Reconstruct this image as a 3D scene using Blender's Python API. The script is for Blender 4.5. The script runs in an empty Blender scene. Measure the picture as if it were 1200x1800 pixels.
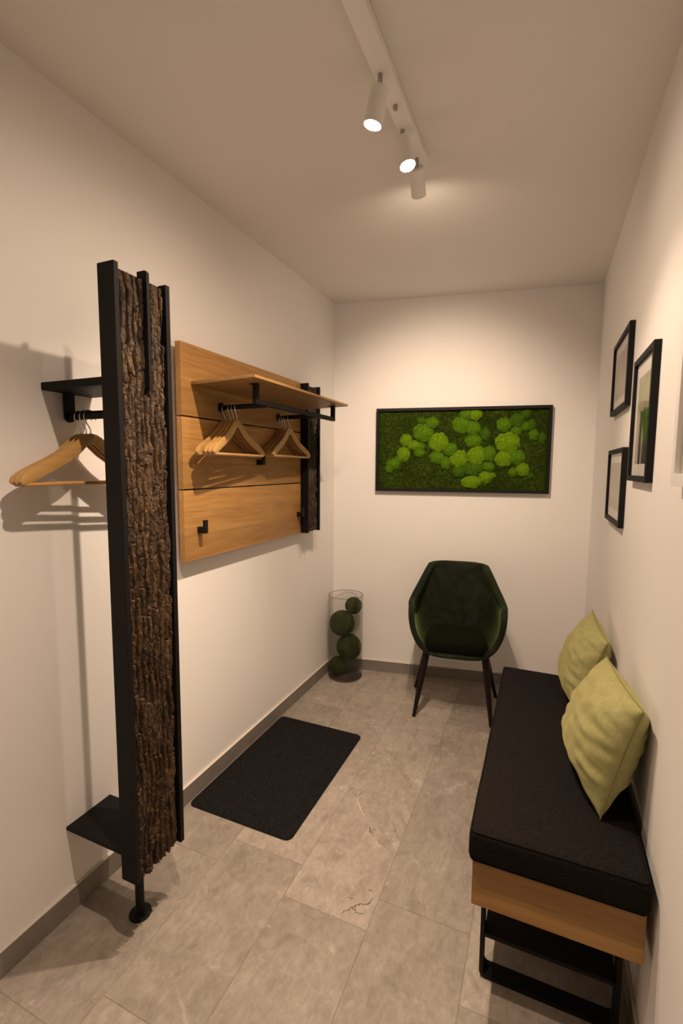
import bpy, bmesh, math, random
from mathutils import Vector, Matrix, noise
random.seed(7)
S = bpy.context.scene
COL = S.collection
R = math.radians
# ------------------------------------------------------------------ room figures (metres)
W, D, SB, H = 1.635, 2.8588, 0.1747, 2.552       # width, depth at the left wall, slant of the back wall, height
YF = -1.25                                        # wall behind the camera
BN = Vector((SB, -1, 0)).normalized()             # back wall normal, into the room
BU = Vector((1, SB, 0)).normalized()              # along the back wall
# ------------------------------------------------------------------ materials
def mat(name, col=(.8,.8,.8), rough=.5, metal=0., spec=.5, sheen=0., coat=0.):
    m = bpy.data.materials.new(name); m.use_nodes = True
    b = m.node_tree.nodes['Principled BSDF']
    b.inputs['Base Color'].default_value = (*col, 1)
    b.inputs['Roughness'].default_value = rough
    b.inputs['Metallic'].default_value = metal
    b.inputs['Specular IOR Level'].default_value = spec
    b.inputs['Sheen Weight'].default_value = sheen
    b.inputs['Coat Weight'].default_value = coat
    return m
class NT:
    def __init__(s, m): s.m = m; s.t = m.node_tree; s.b = s.t.nodes['Principled BSDF']
    def n(s, typ, **kw):
        nd = s.t.nodes.new(typ)
        for k, v in kw.items():
            if k.startswith('i_'):
                key = k[2:].replace('_', ' ')
                nd.inputs[key].default_value = v
            else: setattr(nd, k, v)
        return nd
    def l(s, a, b): s.t.links.new(a, b)
    def coord(s, scale=(1,1,1), kind='Object', loc=(0,0,0), rot=(0,0,0)):
        tc = s.n('ShaderNodeTexCoord'); mp = s.n('ShaderNodeMapping')
        mp.inputs['Scale'].default_value = scale; mp.inputs['Location'].default_value = loc
        mp.inputs['Rotation'].default_value = rot
        s.l(tc.outputs[kind], mp.inputs['Vector']); return mp.outputs['Vector']
    def noise(s, vec, scale, detail=4., rough=.55, dist=0., w=None):
        nd = s.n('ShaderNodeTexNoise')
        if w is not None: nd.noise_dimensions = '4D'; s.l(w, nd.inputs['W'])
        nd.inputs['Scale'].default_value = scale; nd.inputs['Detail'].default_value = detail
        nd.inputs['Roughness'].default_value = rough; nd.inputs['Distortion'].default_value = dist
        s.l(vec, nd.inputs['Vector']); return nd.outputs['Fac']
    def ramp(s, fac, stops, interp='LINEAR'):
        r = s.n('ShaderNodeValToRGB'); cr = r.color_ramp; cr.interpolation = interp
        while len(cr.elements) < len(stops): cr.elements.new(.5)
        for e, (p, c) in zip(cr.elements, stops):
            e.position = p; e.color = (*c, 1) if len(c) == 3 else c
        s.l(fac, r.inputs['Fac']); return r.outputs['Color']
    def mix(s, fac, a, b, mode='MIX'):
        x = s.n('ShaderNodeMix', data_type='RGBA', blend_type=mode)
        for sock, v in ((x.inputs[0], fac), (x.inputs[6], a), (x.inputs[7], b)):
            if isinstance(v, (int, float)): sock.default_value = v
            elif isinstance(v, tuple): sock.default_value = (*v, 1)
            else: s.l(v, sock)
        return x.outputs[2]
    def math(s, op, a, b=0.):
        x = s.n('ShaderNodeMath', operation=op)
        for sock, v in zip(x.inputs, (a, b)):
            if isinstance(v, (int, float)): sock.default_value = v
            else: s.l(v, sock)
        return x.outputs[0]
    def bump(s, h, strength=.3, dist=.01):
        b = s.n('ShaderNodeBump'); b.inputs['Strength'].default_value = strength
        b.inputs['Distance'].default_value = dist
        s.l(h, b.inputs['Height']); s.l(b.outputs[0], s.b.inputs['Normal'])
    def color(s, c): s.l(c, s.b.inputs['Base Color'])

def paint(name, col, grain=.06):
    m = mat(name, col, .92, spec=.2); t = NT(m)
    v = t.coord()
    t.bump(t.noise(v, 260, 3), grain, .002)
    big = t.noise(v, 1.3, 3)
    t.color(t.mix(big, tuple(c*.985 for c in col), tuple(min(1, c*1.015) for c in col)))
    return m
M = {}
M['wall'] = paint('wall_paint', (.86, .835, .81))
M['ceil'] = paint('ceiling_paint', (.84, .81, .775), .03)
M['steel'] = mat('black_powder_coated_steel', (.0080, .0070, .0070), .55, spec=.14)
t = NT(M['steel']); t.bump(t.noise(t.coord(), 900, 2), .05, .0005)
M['steel_dark'] = mat('matt_black_steel', (.006, .0058, .0058), .6, spec=.25)
M['white_lacquer'] = mat('white_lacquer', (.90, .88, .86), .35, spec=.5)
M['brushed'] = mat('brushed_nickel', (.42, .39, .36), .38, metal=1.)
M['chrome'] = mat('chrome_wire', (.75, .73, .71), .2, metal=1.)
# floor tiles: per-tile random value comes in as a colour attribute
def floor_mat(name, dark=1.):
    m = mat(name, (.3,.27,.24), .5, spec=.35); t = NT(m)
    at = t.n('ShaderNodeAttribute', attribute_name='tile'); rnd = at.outputs['Color']
    sep = t.n('ShaderNodeSeparateColor'); t.l(rnd, sep.inputs[0])
    w = t.math('MULTIPLY', sep.outputs[0], 37.)
    v = t.coord(); vs = t.coord((1., .32, 1.))
    n1 = t.noise(v, 3.6, 8, .62, .5, w); n2 = t.noise(v, 17, 7, .66, .7, w)
    n3 = t.noise(vs, 11, 6, .6, .8, w); n4 = t.noise(v, 120, 4, .6, 0, w)
    base = t.ramp(n1, [(.28, (.195,.166,.140)), (.43, (.305,.266,.228)), (.55, (.360,.318,.275)), (.72, (.475,.428,.374))])
    c = t.mix(.44, base, t.ramp(n2, [(.32, (.165,.140,.118)), (.5, (.335,.295,.255)), (.68, (.50,.455,.40))]))
    # brushed streaks only on some tiles
    sfac = t.ramp(sep.outputs[1], [(.50, (.10,)*3), (.62, (.5,)*3)])
    c = t.mix(sfac, c, t.ramp(n3, [(.30, (.20,.175,.15)), (.52, (.34,.305,.265)), (.72, (.46,.415,.365))]))
    n5 = t.noise(t.coord((1., .45, 1.), rot=(0, 0, .6)), 42, 8, .72, 1.2, w); n6 = t.noise(v, 8.5, 9, .70, 1.1, w)
    c = t.mix(.30, c, t.ramp(n5, [(.34, (.17,.142,.117)), (.5, (.33,.288,.245)), (.66, (.50,.452,.395))]))
    c = t.mix(t.ramp(n6, [(.34, (.65,.65,.65)), (.47, (0,0,0))]), c, (.215,.180,.148))
    # pale scuffs and dark specks
    sc = t.ramp(t.noise(v, 6.5, 10, .72, 1.6, w), [(.575, (0,0,0)), (.64, (.60,.60,.60))])
    c = t.mix(sc, c, (.50,.46,.405))
    sp = t.ramp(n4, [(.29, (.6,.6,.6)), (.36, (0,0,0))])
    c = t.mix(sp, c, (.17,.14,.115))
    tint = t.ramp(sep.outputs[2], [(0, (.76*dark, .745*dark, .73*dark)), (1, (1.05*dark, 1.03*dark, 1.01*dark))])
    c = t.mix(1., c, tint, 'MULTIPLY')
    t.color(c)
    t.bump(t.mix(.5, n2, n4), .10, .003)
    rr = t.n('ShaderNodeMapRange'); rr.inputs[3].default_value = .42; rr.inputs[4].default_value = .62
    t.l(n2, rr.inputs[0]); t.l(rr.outputs[0], t.b.inputs['Roughness'])
    return m
M['tile'] = floor_mat('concrete_look_tile')
M['grout'] = mat('tile_joint', (.235, .20, .168), .8)
M['crack'] = mat('tile_crack_dark', (.125, .10, .078), .9)
M['crack_pale'] = mat('tile_crack_pale', (.62, .56, .48), .9)
m = mat('skirting_tile', (.2,.175,.15), .5, spec=.35); t = NT(m); v = t.coord((1,1,1))
t.color(t.mix(t.noise(v, 9, 7, .62, .6), (.16,.138,.118), (.29,.258,.225))); M['skirt'] = m
# oak
def oak(name, light, mid, dark, along='y', band=.1, seed=0., rough=.48):
    m = mat(name, mid, rough, spec=.35); t = NT(m)
    # coordinates: a = along the grain, other two across
    sc = {'y': (1, .07, 1), 'x': (.07, 1, 1), 'z': (1, 1, .07)}[along]
    v = t.coord(sc, loc=(seed, seed*1.7, seed*.6))
    v2 = t.coord(tuple(.35 + .65*(s == 1) for s in sc), loc=(seed, 0, seed))
    n1 = t.noise(v, 22, 6, .6, 1.4); n2 = t.noise(v, 95, 4, .55, .3); n3 = t.noise(v2, 3.2, 3, .5, .4)
    c = t.ramp(n1, [(.28, dark), (.5, mid), (.72, light)])
    c = t.mix(.30, c, t.ramp(n2, [(.35, dark), (.6, light)]))
    # lamellae with their own tone
    tc = t.n('ShaderNodeTexCoord'); sx = t.n('ShaderNodeSeparateXYZ'); t.l(tc.outputs['Object'], sx.inputs[0])
    ax = {'y': 2, 'x': 2, 'z': 0}[along]
    st = t.math('FLOOR', t.math('DIVIDE', t.math('ADD', sx.outputs[ax], seed*.37 + 5.), band))
    wn = t.n('ShaderNodeTexWhiteNoise', noise_dimensions='1D'); t.l(st, wn.inputs['W'])
    tone = t.ramp(wn.outputs['Value'], [(0, (.74,.72,.68)), (1, (1.14,1.12,1.08))])
    c = t.mix(1., c, tone, 'MULTIPLY')
    c = t.mix(t.math('MULTIPLY', n3, .35), c, tuple(x*.72 for x in mid))
    kn = t.n('ShaderNodeTexVoronoi'); kn.inputs['Scale'].default_value = 3.2; t.l(t.coord((1,.8,1), loc=(seed*3, .2, seed)), kn.inputs['Vector'])
    kf = t.ramp(kn.outputs['Distance'], [(.022, (.85,)*3), (.05, (0,0,0))])
    c = t.mix(kf, c, (.05,.03,.015))
    t.color(c); t.bump(n2, .08, .001)
    return m
OL, OM, OD = (.53,.305,.105), (.44,.235,.073), (.30,.146,.042)
M['oak1'] = oak('oak_board', OL, OM, OD, 'y', .098, 1.3)
M['oak2'] = oak('oak_shelf', OL, (.42,.25,.098), OD, 'y', .4, 4.1)
M['oak3'] = oak('oak_bench', (.50,.295,.110), (.41,.228,.080), (.285,.148,.049), 'x', .4, 8.)
M['hanger'] = oak('varnished_beech', (.60,.37,.14), (.53,.31,.11), (.42,.235,.08), 'y', .5, 2.2, .35)
m = mat('dark_stained_beech', (.022,.0105,.008), .45, spec=.25); M['dark_wood'] = m
t = NT(m); t.color(t.mix(t.noise(t.coord((1,1,.1)), 40, 4), (.006,.0035,.003), (.016,.008,.006)))
# bark: warm brown plates, colour varies with noise, near black in the cracks
m = mat('oak_bark', (.1,.06,.03), .62, spec=.35); t = NT(m)
v = t.coord((1,1,.35)); va = t.coord((1,1,.6))
at = t.n('ShaderNodeAttribute', attribute_name='plate')
n1 = t.noise(v, 26, 7, .65, .8); n2 = t.noise(va, 130, 6, .7, .4)
c = t.ramp(n1, [(.30, (.013,.0075,.004)), (.48, (.038,.020,.0085)), (.60, (.090,.048,.019)), (.76, (.22,.125,.050))])
c = t.mix(.40, c, t.ramp(n2, [(.35, (.010,.006,.003)), (.55, (.055,.030,.013)), (.72, (.22,.135,.060))]))
c = t.mix(t.ramp(at.outputs['Fac'], [(.15, (.9,)*3), (.50, (0,0,0))]), c, (.008,.005,.003))
t.color(c); t.bump(t.mix(.5, n2, n1), .8, .006); M['bark'] = m
m = mat('grey_bark', (.06,.045,.03), .7, spec=.3); t = NT(m)
n1 = t.noise(t.coord((1,1,.2)), 45, 7, .65, .6)
t.color(t.ramp(n1, [(.34, (.010,.007,.005)), (.52, (.042,.029,.019)), (.70, (.15,.112,.075))])); t.bump(n1, .7, .006); M['bark2'] = m
# door mat
m = mat('ribbed_mat_pile', (.02,.02,.02), .95, spec=.1); t = NT(m); v = t.coord()
n1 = t.noise(v, 300, 3, .75); n2 = t.noise(v, 120, 3, .7)
c = t.ramp(n1, [(.38, (.003,.003,.0032)), (.54, (.012,.0115,.0115)), (.66, (.085,.080,.076))])
t.color(t.mix(.35, c, t.ramp(n2, [(.35, (.003,.003,.003)), (.7, (.026,.025,.024))]))); t.bump(t.mix(.5, n1, n2), 1., .01); M['mat'] = m
M['rubber'] = mat('black_rubber', (.012,.012,.012), .7)
# fabrics
m = mat('dark_woven_wool', (.024,.020,.018), .95, spec=.08, sheen=.0); t = NT(m)
v = t.coord((1, 1, 1)); n1 = t.noise(t.coord((1,.35,1)), 330, 3, .7); n2 = t.noise(t.coord((.35,1,1)), 300, 3, .7)
c = t.mix(.5, t.ramp(n1, [(.34, (.0045,.0038,.0036)), (.68, (.021,.0175,.0155))]), t.ramp(n2, [(.34, (.0045,.004,.0038)), (.68, (.020,.017,.0155))]))
t.color(c); t.bump(t.mix(.5, n1, n2), .45, .003); M['wool'] = m
def suede(name, base):
    m = mat(name, base, .88, spec=.18, sheen=.35); t = NT(m)
    t.b.inputs['Sheen Roughness'].default_value = .45
    t.b.inputs['Sheen Tint'].default_value = (*[min(1, b*2.2) for b in base], 1)
    v = t.coord(); n1 = t.noise(v, 9, 6, .62, 1.6); n2 = t.noise(v, 26, 6, .68, 2.2)
    f = t.ramp(n2, [(.45, (0,0,0)), (.60, (.42,.42,.42))])
    c = t.mix(n1, tuple(b*.86 for b in base), tuple(b*1.08 for b in base))
    t.color(t.mix(f, c, tuple(b*1.32 for b in base))); t.bump(t.noise(v, 380, 3), .12, .001)
    return m
M['suede'] = suede('olive_suede', (.355, .335, .142))
M['seam'] = mat('olive_thread', (.20,.175,.07), .9)
m = mat('bottle_green_velvet', (.016,.026,.009), .75, spec=.2, sheen=.75); t = NT(m)
t.b.inputs['Sheen Roughness'].default_value = .38; t.b.inputs['Sheen Tint'].default_value = (.22,.30,.10,1)
v = t.coord(); n1 = t.noise(v, 7, 6, .65, 1.8)
t.color(t.mix(t.ramp(n1, [(.38,(0,0,0)),(.66,(1,1,1))]), (.005,.008,.0032), (.016,.022,.009))); t.bump(t.noise(v, 500, 2), .1, .001); M['velvet'] = m
m = mat('bottle_green_velvet_seat_shaded', (.0035,.0055,.0025), .8, spec=.06, sheen=.28); t = NT(m)  # same velvet, colour darkened to imitate the nap's shade seen from above
t.b.inputs['Sheen Roughness'].default_value = .35; t.b.inputs['Sheen Tint'].default_value = (.22,.30,.10,1); M['velvet_seat_shaded'] = m
# moss
def moss(name, a, b, c, sc=60):
    m = mat(name, b, .95, spec=.1); t = NT(m); v = t.coord()
    n1 = t.noise(v, sc, 6, .7, .5); n0 = t.noise(v, sc*(.14 if sc > 20 else .3), 4, .6, .3)
    cc = t.ramp(n1, [(.32, a), (.52, b), (.70, c)])
    t.color(t.mix(t.ramp(n0, [(.35,(.55,)*3), (.62,(0,0,0))]), cc, a)); t.bump(n1, .9, .012 if sc > 20 else .006); return m
M['moss_flat'] = moss('dark_sheet_moss', (.010,.022,.002), (.033,.058,.004), (.095,.130,.009))
M['moss_a'] = moss('pole_moss_bright', (.060,.140,.003), (.150,.275,.005), (.29,.42,.018), 7)
M['moss_b'] = moss('pole_moss_mid', (.036,.098,.003), (.092,.200,.005), (.19,.32,.014), 7)
M['moss_c'] = moss('pole_moss_deep', (.022,.062,.003), (.058,.140,.005), (.125,.235,.012), 7)
M['ball'] = moss('moss_ball_green', (.016,.025,.004), (.042,.056,.010), (.095,.110,.026), 110)
# pictures
M['board'] = mat('white_mount_board', (.76,.735,.70), .9, spec=.2)
def print_mat(name, tones, sc):
    m = mat(name, tones[1], .6, spec=.3); t = NT(m)
    v = t.coord(kind='Generated'); n1 = t.noise(v, sc, 5, .6, .5)
    t.color(t.ramp(n1, [(.3, tones[0]), (.5, tones[1]), (.72, tones[2])])); return m
M['print1'] = print_mat('misty_print', ((.38,.345,.295), (.47,.43,.365), (.58,.535,.46)), 2.2)
M['print3'] = print_mat('pale_print', ((.44,.40,.345), (.50,.46,.395), (.60,.56,.485)), 1.8)
M['print4'] = print_mat('cream_print', ((.50,.47,.40), (.54,.51,.44), (.58,.55,.48)), 1.5)
m = mat('waterfall_print', (.3,.3,.2), .55, spec=.3); t = NT(m)
tc = t.n('ShaderNodeTexCoord'); sx = t.n('ShaderNodeSeparateXYZ'); t.l(tc.outputs['Generated'], sx.inputs[0])
yy, zz = sx.outputs[1], sx.outputs[2]              # y: 0 = near edge, 1 = far edge; z up
v = tc.outputs['Generated']
nA = t.noise(v, 6, 6, .65, .6); nB = t.noise(v, 16, 6, .7, .4); nC = t.noise(t.coord((1,3.2,.5), 'Generated'), 7, 5, .6, .8)
sky = t.ramp(nC, [(.35, (.26,.27,.13)), (.6, (.45,.44,.28))])
rock = t.ramp(nA, [(.40, (.012,.011,.010)), (.60, (.055,.047,.038))])
leaf = t.ramp(nB, [(.36, (.012,.035,.004)), (.52, (.050,.125,.010)), (.7, (.16,.27,.03))])
hz = t.math('ADD', zz, t.math('MULTIPLY', t.math('SUBTRACT', nA, .5), .18))
below = t.ramp(hz, [(.585, (1,1,1)), (.60, (0,0,0))])
near = t.ramp(t.math('ADD', yy, t.math('MULTIPLY', t.math('SUBTRACT', nA, .5), .25)), [(.70, (1,1,1)), (.80, (0,0,0))])
c = t.mix(below, sky, t.mix(near, (.52,.46,.39), rock))
lf = t.mix(1., t.ramp(hz, [(.20, (0,0,0)), (.26, (1,1,1)), (.585, (1,1,1)), (.60, (0,0,0))]), t.ramp(t.math('ADD', yy, t.math('MULTIPLY', t.math('SUBTRACT', nB, .5), .3)), [(.58, (1,1,1)), (.70, (0,0,0))]), 'MULTIPLY')
c = t.mix(lf, c, leaf)
stx = t.math('ABSOLUTE', t.math('SUBTRACT', yy, t.math('ADD', .47, t.math('MULTIPLY', t.math('SUBTRACT', nC, .5), .5))))
stf = t.mix(1., t.ramp(stx, [(.01, (1,1,1)), (.07, (0,0,0))]), t.ramp(zz, [(.01, (.85,)*3), (.40, (.55,)*3), (.46, (0,0,0))]), 'MULTIPLY')
c = t.mix(stf, c, (.66,.62,.60)); t.color(c); M['print2'] = m
# thin clear glass
def clear(name, refl, tint, edge, rough=.02):
    m = bpy.data.materials.new(name); m.use_nodes = True; tr = m.node_tree; tr.nodes.clear()
    o = tr.nodes.new('ShaderNodeOutputMaterial'); mx = tr.nodes.new('ShaderNodeMixShader')
    tp = tr.nodes.new('ShaderNodeBsdfTransparent'); gl = tr.nodes.new('ShaderNodeBsdfGlossy')
    gl.inputs['Roughness'].default_value = rough
    lw = tr.nodes.new('ShaderNodeLayerWeight'); lw.inputs['Blend'].default_value = .5
    pw = tr.nodes.new('ShaderNodeMath'); pw.operation = 'POWER'; pw.inputs[1].default_value = 5.
    ml = tr.nodes.new('ShaderNodeMath'); ml.operation = 'MULTIPLY_ADD'; ml.inputs[1].default_value = .35; ml.inputs[2].default_value = refl
    p2 = tr.nodes.new('ShaderNodeMath'); p2.operation = 'POWER'; p2.inputs[1].default_value = 3.
    cm = tr.nodes.new('ShaderNodeMix'); cm.data_type = 'RGBA'
    cm.inputs[6].default_value = (*tint, 1); cm.inputs[7].default_value = (*edge, 1)
    L = tr.links.new
    L(lw.outputs['Facing'], pw.inputs[0]); L(pw.outputs[0], ml.inputs[0]); L(ml.outputs[0], mx.inputs[0])
    L(lw.outputs['Facing'], p2.inputs[0]); L(p2.outputs[0], cm.inputs[0]); L(cm.outputs[2], tp.inputs['Color'])
    L(tp.outputs[0], mx.inputs[1]); L(gl.outputs[0], mx.inputs[2])
    L(mx.outputs[0], o.inputs['Surface']); return m
M['glass'] = clear('vase_glass', .022, (.988,.988,.984), (.80,.80,.785))
M['glass_rim'] = clear('vase_rim_glass', .10, (.72,.72,.71), (.42,.42,.41))
M['glass_base'] = clear('vase_base_glass', .04, (.86,.86,.85), (.40,.40,.39))
M['pane'] = clear('picture_glass', .02, (.995,.995,.99), (.97,.97,.97))
S.cycles.transparent_max_bounces = 32
m = bpy.data.materials.new('lamp_face'); m.use_nodes = True; nt = m.node_tree; nt.nodes.clear()
e = nt.nodes.new('ShaderNodeEmission'); e.inputs['Color'].default_value = (1, .86, .70, 1); e.inputs['Strength'].default_value = 30
o = nt.nodes.new('ShaderNodeOutputMaterial'); nt.links.new(e.outputs[0], o.inputs['Surface']); M['lamp'] = m
M['bulb_off'] = mat('lamp_inner', (.3,.29,.28), .4)

# ------------------------------------------------------------------ mesh helpers
class B:
    """collects shapes in world coordinates, then becomes ONE mesh object"""
    def __init__(s): s.bm = bmesh.new()
    def box(s, a, b, M4=None, bev=0., seg=2):
        x0,y0,z0 = a; x1,y1,z1 = b
        co = [(x0,y0,z0),(x1,y0,z0),(x1,y1,z0),(x0,y1,z0),(x0,y0,z1),(x1,y0,z1),(x1,y1,z1),(x0,y1,z1)]
        vs = [s.bm.verts.new(c) for c in co]
        fs = [s.bm.faces.new([vs[i] for i in f]) for f in ((3,2,1,0),(4,5,6,7),(0,1,5,4),(1,2,6,5),(2,3,7,6),(3,0,4,7))]
        if bev:
            es = list({e for f in fs for e in f.edges})
            r = bmesh.ops.bevel(s.bm, geom=es, offset=bev, segments=seg, profile=.5, affect='EDGES')
            vs = list({v for f in r['faces'] for v in f.verts} | {v for v in vs if v.is_valid})
        if M4 is not None:
            for v in vs: v.co = M4 @ v.co
        return s
    def prism(s, pts, axis, lo, hi):
        """polygon pts (2D) extruded along axis ('x': pts are y,z; 'y': x,z; 'z': x,y)"""
        def P(p, h): return {'x': (h, p[0], p[1]), 'y': (p[0], h, p[1]), 'z': (p[0], p[1], h)}[axis]
        a = [s.bm.verts.new(P(p, lo)) for p in pts]; b = [s.bm.verts.new(P(p, hi)) for p in pts]
        n = len(pts); s.bm.faces.new(a[::-1]); s.bm.faces.new(b)
        for i in range(n): s.bm.faces.new((a[i], a[(i+1)%n], b[(i+1)%n], b[i]))
        return s
    def tube(s, pts, rad, seg=12, cap=True):
        pts = [Vector(p) for p in pts]; n = len(pts)
        rad = rad if isinstance(rad, (list, tuple)) else [rad]*n
        tan = [(pts[min(i+1,n-1)]-pts[max(i-1,0)]).normalized() for i in range(n)]
        up = Vector((0,0,1)) if abs(tan[0].z) < .9 else Vector((1,0,0))
        nv = tan[0].cross(up).normalized(); rings = []
        for i in range(n):
            nv = (nv - tan[i]*nv.dot(tan[i])).normalized(); bv = tan[i].cross(nv)
            rings.append([s.bm.verts.new(pts[i] + (nv*math.cos(2*math.pi*k/seg)+bv*math.sin(2*math.pi*k/seg))*rad[i]) for k in range(seg)])
        for i in range(n-1):
            for k in range(seg):
                s.bm.faces.new((rings[i][k], rings[i][(k+1)%seg], rings[i+1][(k+1)%seg], rings[i+1][k]))
        if cap: s.bm.faces.new(rings[0][::-1]); s.bm.faces.new(rings[-1])
        return s
    def lathe(s, prof, c=(0,0,0), seg=48, M4=None):
        """prof: (r, z) list; r=0 closes"""
        rings = []; new = []
        for r, z in prof:
            if r < 1e-6: rg = [s.bm.verts.new((c[0], c[1], c[2]+z))]
            else: rg = [s.bm.verts.new((c[0]+r*math.cos(2*math.pi*k/seg), c[1]+r*math.sin(2*math.pi*k/seg), c[2]+z)) for k in range(seg)]
            rings.append(rg); new += rg
        for a, b in zip(rings, rings[1:]):
            for k in range(seg):
                q = [a[k%len(a)], a[(k+1)%len(a)], b[(k+1)%len(b)], b[k%len(b)]]
                u = []
                for v in q:
                    if v not in u: u.append(v)
                if len(u) > 2: s.bm.faces.new(u)
        if M4 is not None:
            for v in new: v.co = M4 @ v.co
        return s
    def grid(s, fn, nu, nv, wrap=False):
        g = [[s.bm.verts.new(fn(i/nu, j/nv)) for j in range(nv+1)] for i in range(nu+1)]
        for i in range(nu):
            for j in range(nv): s.bm.faces.new((g[i][j], g[i+1][j], g[i+1][j+1], g[i][j+1]))
        return g
    def build(s, name, m, parent=None, origin=None, smooth=False, sharp=35, bevel=0., bseg=2):
        bmesh.ops.recalc_face_normals(s.bm, faces=s.bm.faces)
        me = bpy.data.meshes.new(name); s.bm.to_mesh(me); s.bm.free()
        if isinstance(m, (list, tuple)):
            for x in m: me.materials.append(x)
        else: me.materials.append(m)
        o = bpy.data.objects.new(name, me); COL.objects.link(o)
        if origin is not None:
            org = Vector(origin); me.transform(Matrix.Translation(-org)); o.location = org
        if parent is not None:
            o.parent = parent
            pm = Matrix.Translation(parent.location) @ parent.rotation_euler.to_matrix().to_4x4() if parent.parent is None else None
            if pm is not None: o.matrix_parent_inverse = pm.inverted()
            else:
                gp = parent.parent
                gm = Matrix.Translation(gp.location) @ gp.rotation_euler.to_matrix().to_4x4()
                o.matrix_parent_inverse = (gm @ parent.matrix_parent_inverse @ Matrix.Translation(parent.location)).inverted()
        if smooth:
            for p in me.polygons: p.use_smooth = True
            if sharp:
                me.set_sharp_from_angle(angle=R(sharp))
        if bevel:
            md = o.modifiers.new('edge', 'BEVEL'); md.width = bevel; md.segments = bseg; md.limit_method = 'ANGLE'; md.angle_limit = R(40)
        return o
def tag(o, label, cat, group=None):
    o['label'] = label; o['category'] = cat
    if group: o['group'] = group
    return o
def thing(name, label, cat, loc, group=None):
    o = bpy.data.objects.new(name, None); COL.objects.link(o); o.location = loc; o.empty_display_size = .05
    return tag(o, label, cat, group)
def struct(o): o['kind'] = 'structure'; return o
def dup(root, loc, rotz, label):
    r = root.copy(); COL.objects.link(r); r.location = loc; r.rotation_euler = (0, 0, rotz); r['label'] = label
    for ch in list(root.children):
        c = ch.copy(); COL.objects.link(c); c.parent = r
        for g in list(ch.children):
            d = g.copy(); COL.objects.link(d); d.parent = c
    return r
def rrect(x0, y0, x1, y1, r, n=6):
    out = []
    for cx, cy, a0 in ((x1-r, y0+r, -90), (x1-r, y1-r, 0), (x0+r, y1-r, 90), (x0+r, y0+r, 180)):
        for k in range(n+1):
            a = R(a0 + 90*k/n); out.append((cx+r*math.cos(a), cy+r*math.sin(a)))
    return out
def fbm(p, o=5, h=.6): return noise.fractal(p, h, 2.1, o)
def ss(a, b, x):
    t = max(0., min(1., (x-a)/(b-a))); return t*t*(3-2*t)

# ------------------------------------------------------------------ the room
def back_y(x): return D + SB*x
T = .1
b = B(); b.box((-T, YF-T, -.05), (0, D+.02, H+.05)); struct(b.build('wall_left', M['wall']))
yb = (D + SB*W)
b = B(); b.box((W, YF-T, -.05), (W+T, yb+.05, H+.05)); struct(b.build('wall_right', M['wall']))
b = B(); b.prism([(-T, back_y(-T)), (W+T, back_y(W+T)), (W+T, back_y(W+T)+T), (-T, back_y(-T)+T)], 'z', -.05, H+.05); struct(b.build('wall_back', M['wall']))
b = B(); b.box((-T, YF-T, -.05), (W+T, YF, H+.05)); struct(b.build('wall_front', M['wall']))
b = B(); b.prism([(-T, YF-T), (W+T, YF-T), (W+T, back_y(W+T)+T), (-T, back_y(-T)+T)], 'z', H, H+.1); struct(b.build('ceiling', M['ceil']))
# floor: every tile a slightly raised slab over the joint plane, per-tile tone in an attribute
bm = bmesh.new()
base = bm.faces.new([bm.verts.new(p) for p in ((0, YF, -.0012), (W, YF, -.0012), (W, 3.3, -.0012), (0, 3.3, -.0012))]); base.material_index = 1
tile_faces = []
TL = .594
offs = [1.137, 1.245, 1.111, 1.228, 1.02]
g = .0005
tl = {}
for c in range(-1, 6):
    x0 = .011 + .2995*c; x1 = x0 + .2995
    a, bb = max(x0+g, 0), min(x1-g, W)
    if bb - a < .004: continue
    off = offs[c] if 0 <= c < 5 else .9
    k = -5
    while off + TL*k < 3.4:
        y0 = off + TL*k + g; y1 = off + TL*(k+1) - g; k += 1
        y0 = max(y0, YF)
        if y1 <= y0 or y0 > 3.25: continue
        vs = [bm.verts.new(p) for p in ((a+.0008,y0+.0008,0),(bb-.0008,y0+.0008,0),(bb-.0008,y1-.0008,0),(a+.0008,y1-.0008,0))]
        lo = [bm.verts.new(p) for p in ((a,y0,-.0012),(bb,y0,-.0012),(bb,y1,-.0012),(a,y1,-.0012))]
        f = bm.faces.new(vs); rn = (random.random(), random.random(), random.random()); tile_faces.append((f, rn, c, k-1)); tl[f] = rn
        # the tiles whose look the photograph shows
        if (c, k-1) == (2, 0): tl[f] = (.31, .2, .95)
        if (c, k-1) == (2, -1): tl[f] = (.77, .2, .55)
        if (c, k-1) == (3, 0): tl[f] = (.52, .95, .45)
        if (c, k-1) == (3, -1): tl[f] = (.12, .2, .5)
        if (c, k-1) == (1, 0): tl[f] = (.62, .1, 1.)
        if (c, k-1) == (1, -1): tl[f] = (.9, .2, .45)
        if (c, k-1) == (2, 1): tl[f] = (.22, .2, .9)
        if (c, k-1) == (3, 1): tl[f] = (.45, .1, .6)
        for i in range(4):
            q = bm.faces.new((vs[i], lo[i], lo[(i+1)%4], vs[(i+1)%4])); tl[q] = tl[f]
lay = bm.loops.layers.float_color.new('tile')
for f, rn in tl.items():
    for lp in f.loops: lp[lay] = (*rn, 1)
bmesh.ops.bisect_plane(bm, geom=bm.verts[:]+bm.edges[:]+bm.faces[:], plane_co=(0, D, 0), plane_no=(-SB, 1, 0), clear_outer=True)
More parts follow.
